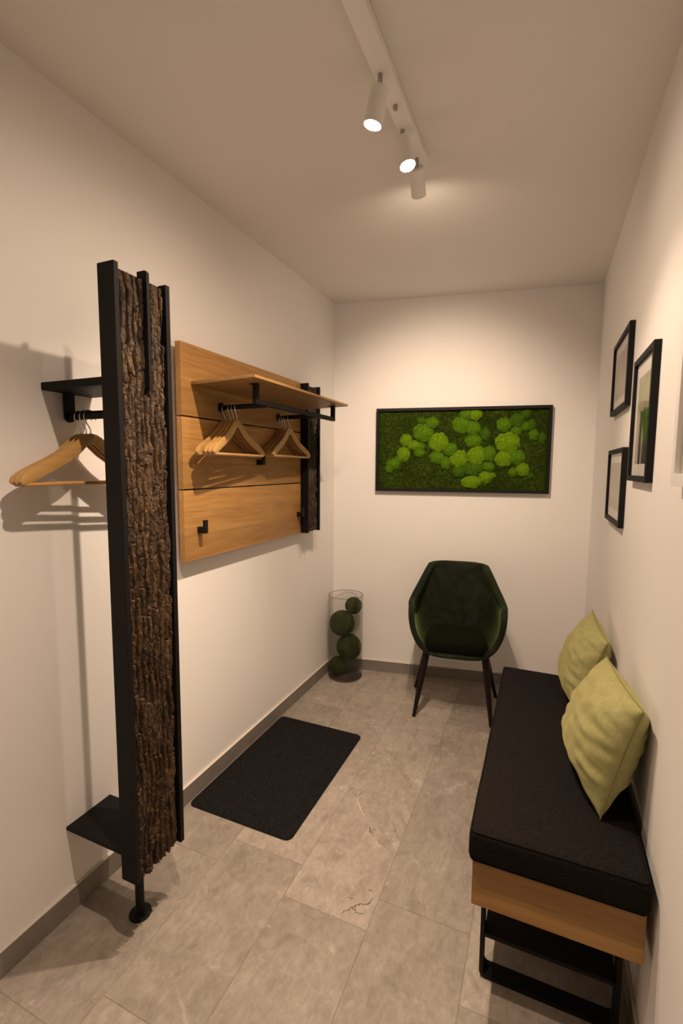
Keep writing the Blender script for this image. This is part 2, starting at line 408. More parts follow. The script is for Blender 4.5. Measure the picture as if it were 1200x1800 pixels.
def crack(pts, w, mi, jit=.006, branch=0):
    rng = random.Random(int(pts[0][0]*1e4))
    P = []
    for (p, q) in zip(pts, pts[1:]):
        n = max(3, int(math.dist(p, q)/.006))
        for k in range(n): 
            f = k/n; P.append((p[0]+(q[0]-p[0])*f + rng.uniform(-jit, jit)*.6, p[1]+(q[1]-p[1])*f + rng.uniform(-jit, jit)*.6))
    P.append(pts[-1]); prev = None
    for i, p in enumerate(P):
        q = P[min(i+1, len(P)-1)]; o = P[max(i-1, 0)]
        d = Vector((q[0]-o[0], q[1]-o[1], 0)).normalized(); nn = Vector((-d.y, d.x, 0))
        ww = .62*w*(.15 + rng.random()*1.3)*(0.25+math.sin(math.pi*min(1, (i+.5)/len(P))))
        a = bm.verts.new(Vector((p[0], p[1], .0003)) + nn*ww); c2 = bm.verts.new(Vector((p[0], p[1], .0003)) - nn*ww)
        if prev: 
            f = bm.faces.new((prev[0], a, c2, prev[1])); f.material_index = mi
        prev = (a, c2)
crack([(.660,1.69), (.668,1.64), (.682,1.625), (.70,1.595), (.738,1.557)], .0024, 3, .002)
crack([(.636,1.672), (.66,1.668), (.674,1.69)], .003, 2, .008)
crack([(.745,1.532), (.775,1.515), (.79,1.49), (.80,1.47)], .0028, 2, .010)
crack([(.80,1.52), (.79,1.49)], .002, 2, .008)
crack([(.843,1.600), (.862,1.56), (.885,1.515), (.905,1.505)], .0017, 2, .003)
crack([(.812,1.128), (.835,1.165), (.862,1.19), (.885,1.200), (.892,1.237)], .0040, 2, .006)
crack([(.838,1.166), (.858,1.153), (.886,1.158)], .0034, 2, .007)
crack([(.805,1.190), (.83,1.198)], .002, 2, .008)
crack([(.868,1.25), (.88,1.247)], .0026, 2, .006)
crack([(.913,2.31), (.925,2.22), (.93,2.15), (.945,2.09), (.946,2.02)], .0014, 2, .004)
crack([(.845,2.262), (.878,2.255)], .003, 2, .004)
me = bpy.data.meshes.new('floor'); bm.to_mesh(me); bm.free()
for x in ('tile', 'grout', 'crack', 'crack_pale'): me.materials.append(M[x])
fl = bpy.data.objects.new('floor', me); COL.objects.link(fl); struct(fl)
# skirting
SK = .077
def lip(o):
    o.data.materials.append(M['joint'])
    for p in o.data.polygons:
        if p.center.z > SK - .0001: p.material_index = 1
    return o
M['joint'] = mat('pale_skirting_lip', (.62, .57, .50), .8)  # pale colour for the thin strip on top of the skirting
b = B(); b.box((0, YF+.01, 0), (.010, D-.008, SK)); b.box((0, YF+.01, SK), (.0105, D-.008, SK+.0022)); struct(lip(b.build('baseboard_left', M['skirt'])))
b = B(); b.box((W-.010, YF+.01, 0), (W, yb-.012, SK)); b.box((W-.0105, YF+.01, SK), (W, yb-.012, SK+.0022)); struct(lip(b.build('baseboard_right', M['skirt'])))
b = B(); b.prism([(.010, back_y(.010)-.010), (W-.010, back_y(W-.010)-.010), (W-.010, back_y(W-.010)), (.010, back_y(.010))], 'z', 0, SK); b.prism([(.010, back_y(.010)-.0105), (W-.010, back_y(W-.010)-.0105), (W-.010, back_y(W-.010)), (.010, back_y(.010))], 'z', SK, SK+.0022); struct(lip(b.build('baseboard_back', M['skirt'])))
b = B(); b.box((.010, YF, 0), (W-.010, YF+.010, SK)); struct(b.build('baseboard_front', M['skirt'], bevel=.001))

# ------------------------------------------------------------------ bark
def bark(name, m, parent, x0, y0, y1, z0, z1, depth, seed, ny, nz, plate=.030, ragged=.02):
    bm = bmesh.new(); lay = bm.verts.layers.float.new('plate')
    def hsh(a, b_=0.): 
        q = math.sin(a*12.9898 + b_*78.233 + seed*3.7)*43758.5453; return q - math.floor(q)
    def h(y, z):
        wy = .80*plate*fbm(Vector((seed, z*2.6, y*3)), 3) + .16*plate*fbm(Vector((y*40, z*14, seed)), 3)
        s_ = (y+wy)/plate + .25*noise.noise(Vector((y*20, z*5, seed))); k = math.floor(s_); fr = s_-k; e = min(fr, 1-fr)*2
        wz = .018*fbm(Vector((y*40, z*7, seed+4)), 3)
        ln = plate*(4.+5.*hsh(k)); zz = (z+wz)/ln + hsh(k, 5)*10; kz = math.floor(zz); fz = zz-kz; ez = min(fz, 1-fz)*2*ln/plate
        # a crack between two ridges closes here and there, joining them
        join = ss(.10, .42, noise.noise(Vector((k*3.1 + (1 if fr > .5 else 0)*3.1, z*8, seed+6))))
        body = ss(.03, .50, e)*(1-join*.75) + join*.75
        gap = .45+.55*ss(.02, .20, ez)
        lvl = .62+.38*hsh(k, kz); slope = .10*(fz-.5) + .26*(hsh(kz, k)-.5)*(fr-.5)*2
        f1 = fbm(Vector((y*95, z*26, seed)), 5); f2 = fbm(Vector((y*260, z*110, seed)), 3)
        st = ss(.05, .16, noise.noise(Vector((y*75, z*13, seed+8))))
        st2 = ss(.0, .1, noise.noise(Vector((y*120, z*30, seed+18))))
        pl = body*gap
        big = .20*noise.noise(Vector((y*8, z*3, seed+2)))
        d = .16 + pl*(.50*lvl + slope + big) + .12*f1*(.35+.65*pl) + .035*f2 + (.09*st + .05*st2)*pl
        return max(.0, min(1., pl*(.7+.3*lvl) + .10*f1)), depth*max(.05, d)
    g = []
    for i in range(ny+1):
        y = y0 + (y1-y0)*i/ny; row = []
        rag0 = ragged*(.5+.5*noise.noise(Vector((y*38, seed, 1.)))) + ragged*.4*noise.noise(Vector((y*120, seed, 4.)))
        rag1 = ragged*.5*(.5+.5*noise.noise(Vector((y*30, seed, 9.))))
        for j in range(nz+1):
            z = (z0+rag0-ragged*.6) + (z1-rag1 - (z0+rag0-ragged*.6))*j/nz
            pl, d = h(y, z)
            v = bm.verts.new((x0+d, y, z)); v[lay] = pl; row.append(v)
        g.append(row)
    for i in range(ny):
        for j in range(nz): bm.faces.new((g[i][j], g[i+1][j], g[i+1][j+1], g[i][j+1]))
    # close the sides, the ends and the back
    rim = [g[i][0] for i in range(ny+1)] + [g[ny][j] for j in range(1, nz+1)] + [g[i][nz] for i in range(ny-1, -1, -1)] + [g[0][j] for j in range(nz-1, 0, -1)]
    bk = []
    for v in rim:
        q = bm.verts.new((x0, v.co.y, v.co.z)); q[lay] = .3; bk.append(q)
    n = len(rim)
    for i in range(n): bm.faces.new((rim[i], bk[i], bk[(i+1)%n], rim[(i+1)%n]))
    bm.faces.new(bk)
    bmesh.ops.recalc_face_normals(bm, faces=bm.faces)
    me = bpy.data.meshes.new(name); bm.to_mesh(me); bm.free(); me.materials.append(m)
    o = bpy.data.objects.new(name, me); COL.objects.link(o); o.parent = parent
    o.matrix_parent_inverse = Matrix.Translation(parent.location).inverted()
    for p in me.polygons: p.use_smooth = True
    return o

# ------------------------------------------------------------------ free standing coat post
PY0, PY1, PX0, PX1, PZ0, PZ1 = .775, .974, .251, .311, .2165, 1.980
post = thing('coat_stand', 'tall black steel coat post faced with rough dark bark, on one round foot', 'coat stand', (.205, .872, 0))
b = B(); b.box((PX0+.029, PY0+.0155, PZ0), (PX0+.034, PY1-.0165, PZ1-.004)); b.build('back_plate', M['steel'], post, bevel=.001)
b = B(); b.box((PX0, PY0, PZ0), (PX1, PY0+.0155, PZ1)); b.build('side_bar', M['steel'], post, bevel=.0015)
b = B(); b.box((PX0+.030, PY1-.0165, PZ0-.006), (PX1, PY1, PZ1)); b.build('side_bar', M['steel'], post, bevel=.0015)
b = B()
b.prism([(PX0+.0335, 1.667), (PX1+.009, 1.667), (PX1+.009, PZ1+.004), (PX1+.003, PZ1+.010), (PX0+.0335, PZ1+.010)], 'y', .876, .887); b.build('centre_fin', M['steel'], post, bevel=.001)
bark('bark', M['bark'], post, PX0+.0335, PY0+.016, PY1-.024, PZ0, PZ1-.010, .0295, 3.3, 130, 1000, .021, .02)
b = B(); b.box((0.0005, .779, 1.667), (PX0, .948, 1.689)); b.box((PX0, .791, 1.667), (PX0+.029, .948, 1.689)); us = b.build('shelf', M['steel'], post, bevel=.001)
b = B(); b.box((0.0005, .784, .283), (PX0, .950, .294)); b.box((PX0, .791, .283), (PX0+.029, .950, .294)); b.build('shelf', M['steel'], post, bevel=.001)
b = B()
pts = [(.838, 1.666), (.838, 1.597)] + [(.8555-.0175*math.cos(R(a)), 1.597-.0175*math.sin(R(a))) for a in range(15, 180, 15)] + [(.873, 1.597), (.873, 1.666)]
b.prism(pts, 'x', .010, .017); b.build('rod_bracket', M['steel_dark'], post, bevel=.001)
ROD0 = (.862, 1.600)
b = B(); b.tube([(.0172, ROD0[0], ROD0[1]), (PX0+.029, ROD0[0], ROD0[1])], .0125, 20); b.build('hanging_rod', M['steel_dark'], post, smooth=True)
b = B(); b.lathe([(0,0),(.034,0),(.034,.006),(.030,.008),(.0135,.0085),(.0135,.40),(0,.40)], (.216, .869, 0), 32); b.build('foot', M['steel_dark'], post, smooth=True)
b = B(); b.box((.214, .852, .37), (.280, .886, .40)); b.build('foot_clamp', M['steel_dark'], post, bevel=.001)

# ------------------------------------------------------------------ wall coat rack
rack = thing('wall_coat_rack', 'oak plank coat rack with hat shelf mounted on the left wall', 'coat rack', (.02, 1.30, 1.062))
YA, YB_, XF = 1.301, 2.274, .050
for z0, z1 in ((1.062, 1.3515), (1.3575, 1.6425), (1.6485, 1.930)):
    b = B(); b.box((.024, YA, z0), (XF, YB_, z1)); b.build('plank', M['oak1'], rack, origin=(0, YA, 1.062+(z0-1.062)), bevel=.0012)
b = B()
for y in (1.36, 1.80, 2.22): b.box((.0005, y, 1.09), (.0238, y+.04, 1.90))
b.build('wall_batten', M['steel_dark'], rack)
b = B(); b.prism([(XF, 1.786), (.352, 1.792), (.352, 1.781), (XF, 1.772)], 'y', 1.358, 2.262); b.build('shelf', M['oak2'], rack, bevel=.0015)
b = B()
bx0, bx1 = .276, .296
b.box((bx0, 1.452, 1.698), (bx1, 1.472, 1.778)); b.box((bx0, 2.196, 1.698), (bx1, 2.216, 1.778)); b.box((bx0, 1.472, 1.698), (bx1, 2.196, 1.718))
b.box((bx0-.018, 1.450, 1.776), (bx1, 1.474, 1.7795)); b.box((bx0-.018, 2.194, 1.776), (bx1, 2.218, 1.7795))
b.build('shelf_bracket', M['steel'], rack, bevel=.0008)
RODS = ((1.545, 1.7035), (2.028, 1.7075))
for (ry, rz) in RODS:
    b = B(); b.tube([(XF, ry, rz), (bx0, ry, rz)], .0105, 20); rd = b.build('hanging_rod', M['steel_dark'], rack, smooth=True)
    b = B(); b.tube([(XF, ry, rz), (XF+.006, ry, rz)], .021, 24); b.build('rosette', M['steel_dark'], rd, smooth=True)
for (hy, hz) in ((1.386, 1.186), (1.826, 1.470), (2.236, 1.174)):
    b = B(); b.box((XF, hy-.010, hz-.013), (XF+.040, hy+.010, hz+.013)); b.box((XF+.029, hy-.010, hz+.013), (XF+.040, hy+.010, hz+.042)); b.build('coat_hook', M['steel_dark'], rack, bevel=.0006)
b = B(); CX0, CX1, CY0, CY1 = .020, .098, 2.2755, 2.436
b.box((CX0, CY0, 1.060), (CX1, CY0+.013, 1.926)); b.box((CX0, CY1-.013, 1.060), (CX1, CY1, 1.926)); b.box((CX0+.026, CY0+.013, 1.062), (CX0+.034, CY1-.013, 1.922))
b.build('side_channel', M['steel'], rack, bevel=.0012)
bark('bark', M['bark2'], rack, CX0+.034, CY0+.0135, CY1-.0135-.012, 1.066, 1.918, .047, 11.7, 60, 360, .014, .010)

# ------------------------------------------------------------------ coat hangers (local: hanger lies in the y-z plane, origin at the foot of the hook)
def arm_section(side):
    # centre line of one arm (y, z), half height, sideways bend x
    L = [(.000,-.012,.0145,0.), (.012,-.0145,.0150,0.), (.024,-.022,.0155,.001), (.038,-.035,.0160,.002), (.055,-.051,.0160,.003),
         (.080,-.069,.0155,.005), (.115,-.088,.0155,.008), (.155,-.107,.0155,.012), (.190,-.1245,.0150,.015), (.207,-.1345,.0125,.017), (.216,-.142,.006,.0175)]
    return [(side*y, z, h, x) for y, z, h, x in L]
def make_hanger():
    hg = thing('wooden_hanger', '', 'coat hanger', (0,0,0), 'wooden hangers')
    b = B()
    for side in (-1, 1):
        sec = arm_section(side); rings = []
        for i, (y, z, h, x) in enumerate(sec):
            p, q = sec[max(i-1,0)], sec[min(i+1,len(sec)-1)]
            d = Vector((q[0]-p[0], q[1]-p[1])); d = d.normalized() if d.length else Vector((side,0))
            nrm = Vector((-d.y, d.x))*side if i else Vector((0,1))
            th = .0046 + (.0007 if i > 7 else 0)
            ring = []
            for (sx, sh) in ((-1,-.75),(-.75,-1),(.75,-1),(1,-.75),(1,.75),(.75,1),(-.75,1),(-1,.75)):
                ring.append(b.bm.verts.new((x+sx*th, y+nrm.x*h*sh, z+nrm.y*h*sh)))
            rings.append(ring)
        for r0, r1 in zip(rings, rings[1:]):
            for k in range(8): b.bm.faces.new((r0[k], r0[(k+1)%8], r1[(k+1)%8], r1[k]))
        b.bm.faces.new(rings[-1])
        if True: b.bm.faces.new(rings[0][::-1])
    b.build('body', M['hanger'], hg, smooth=True, sharp=40)
    b = B(); b.tube([(.0165,-.206,-.146), (.0165,.206,-.146)], .0058, 10); b.build('trouser_bar', M['hanger'], hg, smooth=True)
    b = B(); c, Rr = .052, .0195
    pts = [(0,0,-.004), (0,0,.014), (0,-.002,.018), (0,-.008,.027)]
    for a in range(215, -36, -12): pts.append((0, Rr*math.cos(R(a)), c+Rr*math.sin(R(a))))
    b.tube(pts, .0017, 8); b.build('hook', M['chrome'], hg, smooth=True, sharp=0)
    return hg
h0 = make_hanger()
def hz(rz, rr): return rz + rr + .0018 - .0195 - .052      # so the hook rests on its rod
Z0, Z1, Z2 = hz(1.600, .0125), hz(RODS[0][1], .0105), hz(RODS[1][1], .0105)
HG = [(.093, .862, Z0, -3.5, 'wooden hanger on the tall bark post rod, front one nearest the room'),
      (.0745, .862, Z0, -4, 'wooden hanger on the tall bark post rod, middle of its three'),
      (.052, .862, Z0, -3.5, 'wooden hanger on the tall bark post rod, closest to the wall'),
      (.134, 1.545, Z1, 6.5, 'wooden hanger on the near rod under the oak shelf, frontmost of its four'),
      (.1155, 1.545, Z1, 6.2, 'wooden hanger on the near rod under the oak shelf, second from the front'),
      (.098, 1.545, Z1, 5.5, 'wooden hanger on the near rod under the oak shelf, third from the front'),
      (.070, 1.545, Z1, 2, 'wooden hanger on the near rod under the oak shelf, rearmost against the planks'),
      (.116, 2.028, Z2, 3, 'wooden hanger on the far rod under the oak shelf, frontmost of its four'),
      (.093, 2.028, Z2, 1, 'wooden hanger on the far rod under the oak shelf, second from the front'),
      (.0785, 2.028, Z2, 1, 'wooden hanger on the far rod under the oak shelf, third from the front'),
      (.064, 2.028, Z2, 1, 'wooden hanger on the far rod under the oak shelf, rearmost against the planks')]
for i, (x, y, z, rz, lab) in enumerate(HG):
    if i == 0: h0.location = (x, y, z); h0.rotation_euler = (0, 0, R(rz)); h0['label'] = lab
    else: dup(h0, (x, y, z), R(rz), lab)
for o in list(COL.objects):
    if o.name.startswith('wooden_hanger'):
        o['group'] = 'wooden hangers on the post rod' if o.location.y < 1 else ('wooden hangers on the near rack rod' if o.location.y < 1.8 else 'wooden hangers on the far rack rod')

# ------------------------------------------------------------------ moss picture on the back wall
def bw(u, off, z): # u metres along the back wall from the left corner, off = out of the wall
    return Vector((0, D, z)) + BU*u + BN*off
MU0, MU1, MZ0, MZ1 = .297*1.01515, 1.383*1.01515, 1.289, 1.841
mp = thing('moss_picture', 'wide black framed green moss picture on the back wall above the chair', 'wall picture', bw((MU0+MU1)/2, .0, MZ0))
MW = Matrix.Translation(Vector((0, D, 0))) @ Matrix(((BU.x, -BN.x, 0, 0), (BU.y, -BN.y, 0, 0), (0, 0, 1, 0), (0, 0, 0, 1)))  # local: x along the wall, -y out
fw, fd = .019, .036
b = B(); b.box((MU0, -fd, MZ0), (MU1, -.0008, MZ0+fw), MW); b.box((MU0, -fd, MZ1-fw), (MU1, -.0008, MZ1), MW)
b.box((MU0, -fd, MZ0+fw), (MU0+fw, -.0008, MZ1-fw), MW); b.box((MU1-fw, -fd, MZ0+fw), (MU1, -.0008, MZ1-fw), MW)
b.build('frame', M['steel_dark'], mp, bevel=.001)
b = B()
def mbk(u, v):
    U = MU0+fw-.002 + (MU1-MU0-2*fw+.004)*u; Z = MZ0+fw-.002 + (MZ1-MZ0-2*fw+.004)*v
    hh = .016 + .004*fbm(Vector((U*14, Z*30, 1)), 4) + .004*fbm(Vector((U*80, Z*90, 5)), 3)
    return MW @ Vector((U, -hh, Z))
b.grid(mbk, 200, 100); b.build('sheet_moss', M['moss_flat'], mp, smooth=True, sharp=0)
# (u, z, ru, rz, tone)
CL = [(0.601, 1.757, 0.031, 0.028, 'c'), (0.67, 1.742, 0.045, 0.038, 'b'), (0.614, 1.679, 0.066, 0.061, 'b'), (0.502, 1.629, 0.04, 0.043, 'a'), (0.552, 1.595, 0.047, 0.034, 'a'), (0.599, 1.584, 0.028, 0.034, 'b'), (0.487, 1.537, 0.044, 0.051, 'a'), (0.593, 1.545, 0.036, 0.029, 'b'), (0.419, 1.47, 0.049, 0.039, 'b'), (0.391, 1.439, 0.03, 0.028, 'b'), (0.454, 1.499, 0.029, 0.029, 'b'), (0.713, 1.617, 0.064, 0.063, 'a'), (0.707, 1.514, 0.05, 0.043, 'b'), (0.793, 1.567, 0.044, 0.042, 'b'), (0.765, 1.478, 0.035, 0.044, 'b'), (0.847, 1.508, 0.057, 0.058, 'a'), (0.85, 1.422, 0.041, 0.041, 'c'), (0.859, 1.728, 0.056, 0.057, 'b'), (0.889, 1.791, 0.045, 0.034, 'b'), (0.942, 1.79, 0.045, 0.037, 'a'), (0.934, 1.703, 0.048, 0.049, 'b'), (1.009, 1.664, 0.031, 0.041, 'c'), (0.937, 1.621, 0.053, 0.044, 'b'), (0.961, 1.528, 0.055, 0.064, 'a'), (1.038, 1.539, 0.042, 0.052, 'b'), (0.939, 1.445, 0.062, 0.05, 'c'), (1.037, 1.455, 0.039, 0.033, 'b'), (0.932, 1.357, 0.062, 0.044, 'a'), (1.019, 1.388, 0.042, 0.042, 'a'), (1.061, 1.402, 0.023, 0.022, 'a'), (1.122, 1.722, 0.047, 0.045, 'b'), (1.201, 1.748, 0.041, 0.047, 'c'), (1.252, 1.789, 0.032, 0.03, 'c'), (1.2, 1.687, 0.036, 0.034, 'b'), (1.253, 1.712, 0.028, 0.03, 'b'), (1.288, 1.72, 0.027, 0.037, 'c'), (1.302, 1.659, 0.03, 0.037, 'b'), (1.353, 1.638, 0.026, 0.038, 'c'), (1.147, 1.612, 0.076, 0.065, 'a'), (1.127, 1.509, 0.052, 0.054, 'a'), (1.207, 1.518, 0.053, 0.048, 'b'), (1.246, 1.44, 0.039, 0.045, 'a'), (1.188, 1.422, 0.029, 0.031, 'b'), (1.293, 1.4, 0.022, 0.019, 'c')]
def clump_mesh(seed, m):
    bm = bmesh.new(); bmesh.ops.create_icosphere(bm, subdivisions=5, radius=1.)
    for v in bm.verts:
        p = v.co.copy()
        lob = 1 + .13*noise.noise(Vector((p.x*2.2, p.z*2.2, seed))) + .08*noise.noise(Vector((p.x*6, p.z*6, seed+3)))
        k = 1 + .09*fbm(p*4 + Vector((seed,0,0)), 3) + .085*fbm(p*17, 4)
        v.co = Vector((p.x*lob*k, p.y*.55*k, p.z*lob*k))
        if v.co.y > .12: v.co.y = .12
    me = bpy.data.meshes.new('moss_cushion'); bm.to_mesh(me); bm.free(); me.materials.append(m)
    for p in me.polygons: p.use_smooth = True
    return me
CM = {(k, s): clump_mesh(s*5.3+1, M['moss_'+k]) for k in 'abc' for s in range(2)}
rngm = random.Random(5)
for i, (u, z, ru, rzz, k) in enumerate(CL):
    o = bpy.data.objects.new('moss_cushion', CM[(k, i % 2)]); COL.objects.link(o)
    o.parent = mp
    ang = rngm.uniform(-.5, .5)
    L = Matrix.Translation((u, -.013 - rngm.uniform(0, .004), z)) @ Matrix.Rotation(ang*(.2 if abs(ru-rzz) > .006 else 1), 4, 'Y') @ Matrix.Diagonal((ru, min(.030, .40*(ru+rzz)), rzz, 1))
    o.matrix_parent_inverse = Matrix.Translation(mp.location).inverted()
    o.matrix_basis = MW @ L

# ------------------------------------------------------------------ pictures on the right wall
def picture(y0, y1, z0, z1, label, fm, prm, fw=.018, fdp=.019, mount=(.05, .05), pr=None):
    p = thing('picture_frame', label, 'picture', (W, (y0+y1)/2, z0), 'framed pictures on the right wall')
    xf, xb = W-fdp, W-.0006
    b = B()
    b.box((xf, y0, z0), (xb, y1, z0+fw)); b.box((xf, y0, z1-fw), (xb, y1, z1)); b.box((xf, y0, z0+fw), (xb, y0+fw, z1-fw)); b.box((xf, y1-fw, z0+fw), (xb, y1, z1-fw))
    b.build('frame', fm, p, bevel=.0008)
    b = B(); b.box((W-.009, y0+fw-.001, z0+fw-.001), (W-.006, y1-fw+.001, z1-fw+.001)); b.build('mount', M['board'], p)
    py0, py1, pz0, pz1 = pr
    b = B(); b.box((W-.0098, py0, pz0), (W-.0088, py1, pz1)); b.build('print', prm, p)
    b = B(); b.box((W-.0135, y0+fw-.001, z0+fw-.001), (W-.0120, y1-fw+.001, z1-fw+.001)); b.build('glass_pane', M['pane'], p)
    return p
picture(1.856, 2.286, 1.681, 1.982, 'black framed landscape picture, upper one nearest the back corner', M['steel_dark'], M['print1'], pr=(1.925, 2.225, 1.738, 1.922))
picture(1.387, 1.700, 1.411, 1.801, 'black framed portrait waterfall picture with green moss, middle of the right wall', M['steel_dark'], M['print2'], pr=(1.437, 1.640, 1.466, 1.737))
picture(1.836, 2.254, 1.230, 1.529, 'small black framed landscape picture, lowest on the right wall', M['steel_dark'], M['print3'], pr=(1.90, 2.19, 1.285, 1.473))
picture(.55, 1.083, 1.415, 2.12, 'white framed picture cut off by the right edge of the photo', M['white_lacquer'], M['print4'], fw=.026, fdp=.022, pr=(.577, 1.056, 1.442, 2.093))

# ------------------------------------------------------------------ floor mat
b = B(); b.prism(rrect(.0165, 1.316, .516, 2.103, .03), 'z', 0, .0025); mb = None
b2 = B()
mt = thing('door_mat', 'dark speckled rectangular door mat lying along the left wall', 'door mat', (.266, 1.71, 0))
b.build('rubber_backing', M['rubber'], mt)
pts = rrect(.0165, 1.316, .516, 2.103, .03, 8)
NX, NY = 150, 230
bm = b2.bm; gv = {}
def inside(x, y):
    cx = min(max(x, .0465), .486); cy = min(max(y, 1.346), 2.073)
    return math.hypot(x-cx, y-cy) <= .0300001
for i in range(NX+1):
    for j in range(NY+1):
        x = .0165 + .4995*i/NX; y = 1.316 + .787*j/NY
        cx = min(max(x, .0465), .486); cy = min(max(y, 1.346), 2.073); d = math.hypot(x-cx, y-cy)
        if d > .030:      # pull the corner points on to the rounded outline
            if d > .036: continue
            x = cx + (x-cx)*.030/d; y = cy + (y-cy)*.030/d
        e = min(x-.0165, .516-x, y-1.316, 2.103-y, .030-d if (x < .0465 or x > .486) and (y < 1.346 or y > 2.073) else 1)
        z = .0026 + (.0042 + .0016*random.random())*ss(-.002, .006, e)
        gv[i, j] = bm.verts.new((x, y, z))
for i in range(NX):
    for j in range(NY):
        q = [gv.get(k) for k in ((i,j),(i+1,j),(i+1,j+1),(i,j+1))]; q = [v for v in q if v]
        if len(q) >= 3: bm.faces.new(q)
b2.build('pile', M['mat'], mt, smooth=True, sharp=0)

# ------------------------------------------------------------------ glass vase with moss balls
VC = (.142, 2.752, 0); VR = .1185
b = B(); b.lathe([(0,0),(VR-.006,0),(VR-.001,.003),(VR,.008),(VR,.575),(VR-.0025,.5775),(VR-.005,.575),(VR-.005,.022),(VR-.012,.016),(0,.015)], VC, 72)
tag(b.build('glass_vase', M['glass'], None, origin=VC, smooth=True, sharp=50), 'tall clear glass cylinder vase in the corner holding green moss balls', 'vase')
vs = bpy.data.objects['glass_vase']
b = B(); b.tube([(VC[0]+(VR-.0025)*math.cos(2*math.pi*k/72), VC[1]+(VR-.0025)*math.sin(2*math.pi*k/72), .5775) for k in range(73)], .0026, 10, cap=False)
b.build('rim', M['glass_rim'], vs, smooth=True, sharp=0)
b = B(); b.lathe([(0,.0006),(VR-.008,.0006),(VR-.003,.004),(VR-.0008,.0095),(VR-.004,.014),(VR-.014,.0135),(0,.0125)], VC, 72); b.build('base', M['glass_base'], vs, smooth=True, sharp=40)
Rt, Ut = Vector((.918,.396,0)), Vector((0,0,1))
def mball(off, z, r, lab, sd, fwd=0.):
    bm = bmesh.new(); bmesh.ops.create_icosphere(bm, subdivisions=5, radius=r)
    for v in bm.verts: v.co *= 1 + .014*fbm(v.co*40 + Vector((sd,0,0)), 4) + .012*noise.noise(v.co*160)
    me = bpy.data.meshes.new('moss_ball'); bm.to_mesh(me); bm.free(); me.materials.append(M['ball'])
    for p in me.polygons: p.use_smooth = True
    o = bpy.data.objects.new('moss_ball', me); COL.objects.link(o)
    o.location = Vector(VC) + Rt*off + Vector((-.396,.918,0))*fwd + Vector((0,0,z)); o.rotation_euler = (sd, sd*2, 0)
    return tag(o, lab, 'moss ball', 'moss balls in the glass vase')
mball(-.052, .0765, .0590, 'small moss ball lying on the bottom of the glass vase', 1.)
mball(.0245, .206, .0875, 'large moss ball in the lower half of the glass vase', 2.)
mball(-.0245, .376, .0875, 'large moss ball in the upper half of the glass vase', 3.)
mball(.054, .500, .0585, 'small moss ball topmost in the glass vase', 4.)

# ------------------------------------------------------------------ armchair
CH = Vector((.912, 2.64, 0)); TH = R(9)
ch = thing('armchair', 'dark green velvet armchair with dark wooden legs by the back wall', 'chair', CH)
MC = Matrix.Translation(CH) @ Matrix.Rotation(TH, 4, 'Z')
def lerp(tab, z):
    for (a, va), (c, vc) in zip(tab, tab[1:]):
        if z <= c: 
            f = (z-a)/(c-a); f = max(0, min(1, f)); return va + (vc-va)*f
    return tab[-1][1]
A_ = [(.372,.130),(.385,.170),(.41,.207),(.45,.238),(.50,.262),(.56,.278),(.63,.2825),(.665,.279),(.70,.262),(.74,.240),(.80,.210),(.852,.184)]
B_ = [(.372,.130),(.385,.160),(.41,.180),(.50,.196),(.60,.205),(.70,.216),(.80,.232),(.852,.242)]
F_ = [(.372,-.185),(.41,-.207),(.50,-.214),(.60,-.212),(.640,-.204),(.662,-.180),(.680,-.120),(.70,-.055),(.74,.028),(.80,.105),(.852,.165)]
def ring(z, n=64):
    a, bk, yf = lerp(A_, z), lerp(B_, z), lerp(F_, z)
    ex = 2.7 + 1.6*ss(.6, .85, z); yc = -.06 + .12*ss(.66, .85, z)
    pts = []
    m = 400
    for k in range(m+1):
        th = math.pi*(1-k/m); c, s_ = math.cos(th), math.sin(th)
        x = a*math.copysign(abs(c)**(2/ex), c); y = yc + (bk-yc)*abs(s_)**(2/ex)
        pts.append(Vector((x, y)))
    if yf < yc:
        pin = .94 if z < .66 else 1.
        pre = [Vector((-a*(1-(1-pin)*((yc-(yf+(yc-yf)*k/40))/(yc-yf))**2), yf+(yc-yf)*k/40)) for k in range(40)]
        pts = pre + pts + [Vector((-p.x, p.y)) for p in reversed(pre)]
    else: pts = [p for p in pts if p.y >= yf]
    L = [0.]
    for p, q in zip(pts, pts[1:]): L.append(L[-1] + (q-p).length)
    out = []; j = 0
    for k in range(n+1):
        t_ = L[-1]*k/n
        while j < len(L)-2 and L[j+1] < t_: j += 1
        f = (t_-L[j])/max(1e-9, L[j+1]-L[j]); p = pts[j].lerp(pts[j+1], max(0, min(1, f))); out.append(Vector((p.x, p.y, z)))
    return out
zs = [.372,.378,.386,.40,.42,.45,.48,.51,.54,.57,.60,.62,.64,.655,.667,.68,.695,.712,.735,.76,.79,.82,.84,.852]
b = B(); rg = [[b.bm.verts.new(MC @ p) for p in ring(z)] for z in zs]
for r0, r1 in zip(rg, rg[1:]):
    for k in range(64): b.bm.faces.new((r0[k], r0[k+1], r1[k+1], r1[k]))
sh = b.build('shell', M['velvet'], ch, smooth=True, sharp=0)
md = sh.modifiers.new('thick', 'SOLIDIFY'); md.thickness = .034; md.offset = -1; md.use_even_offset = False
SOL = md
md = sh.modifiers.new('round', 'SUBSURF'); md.levels = 1; md.render_levels = 1
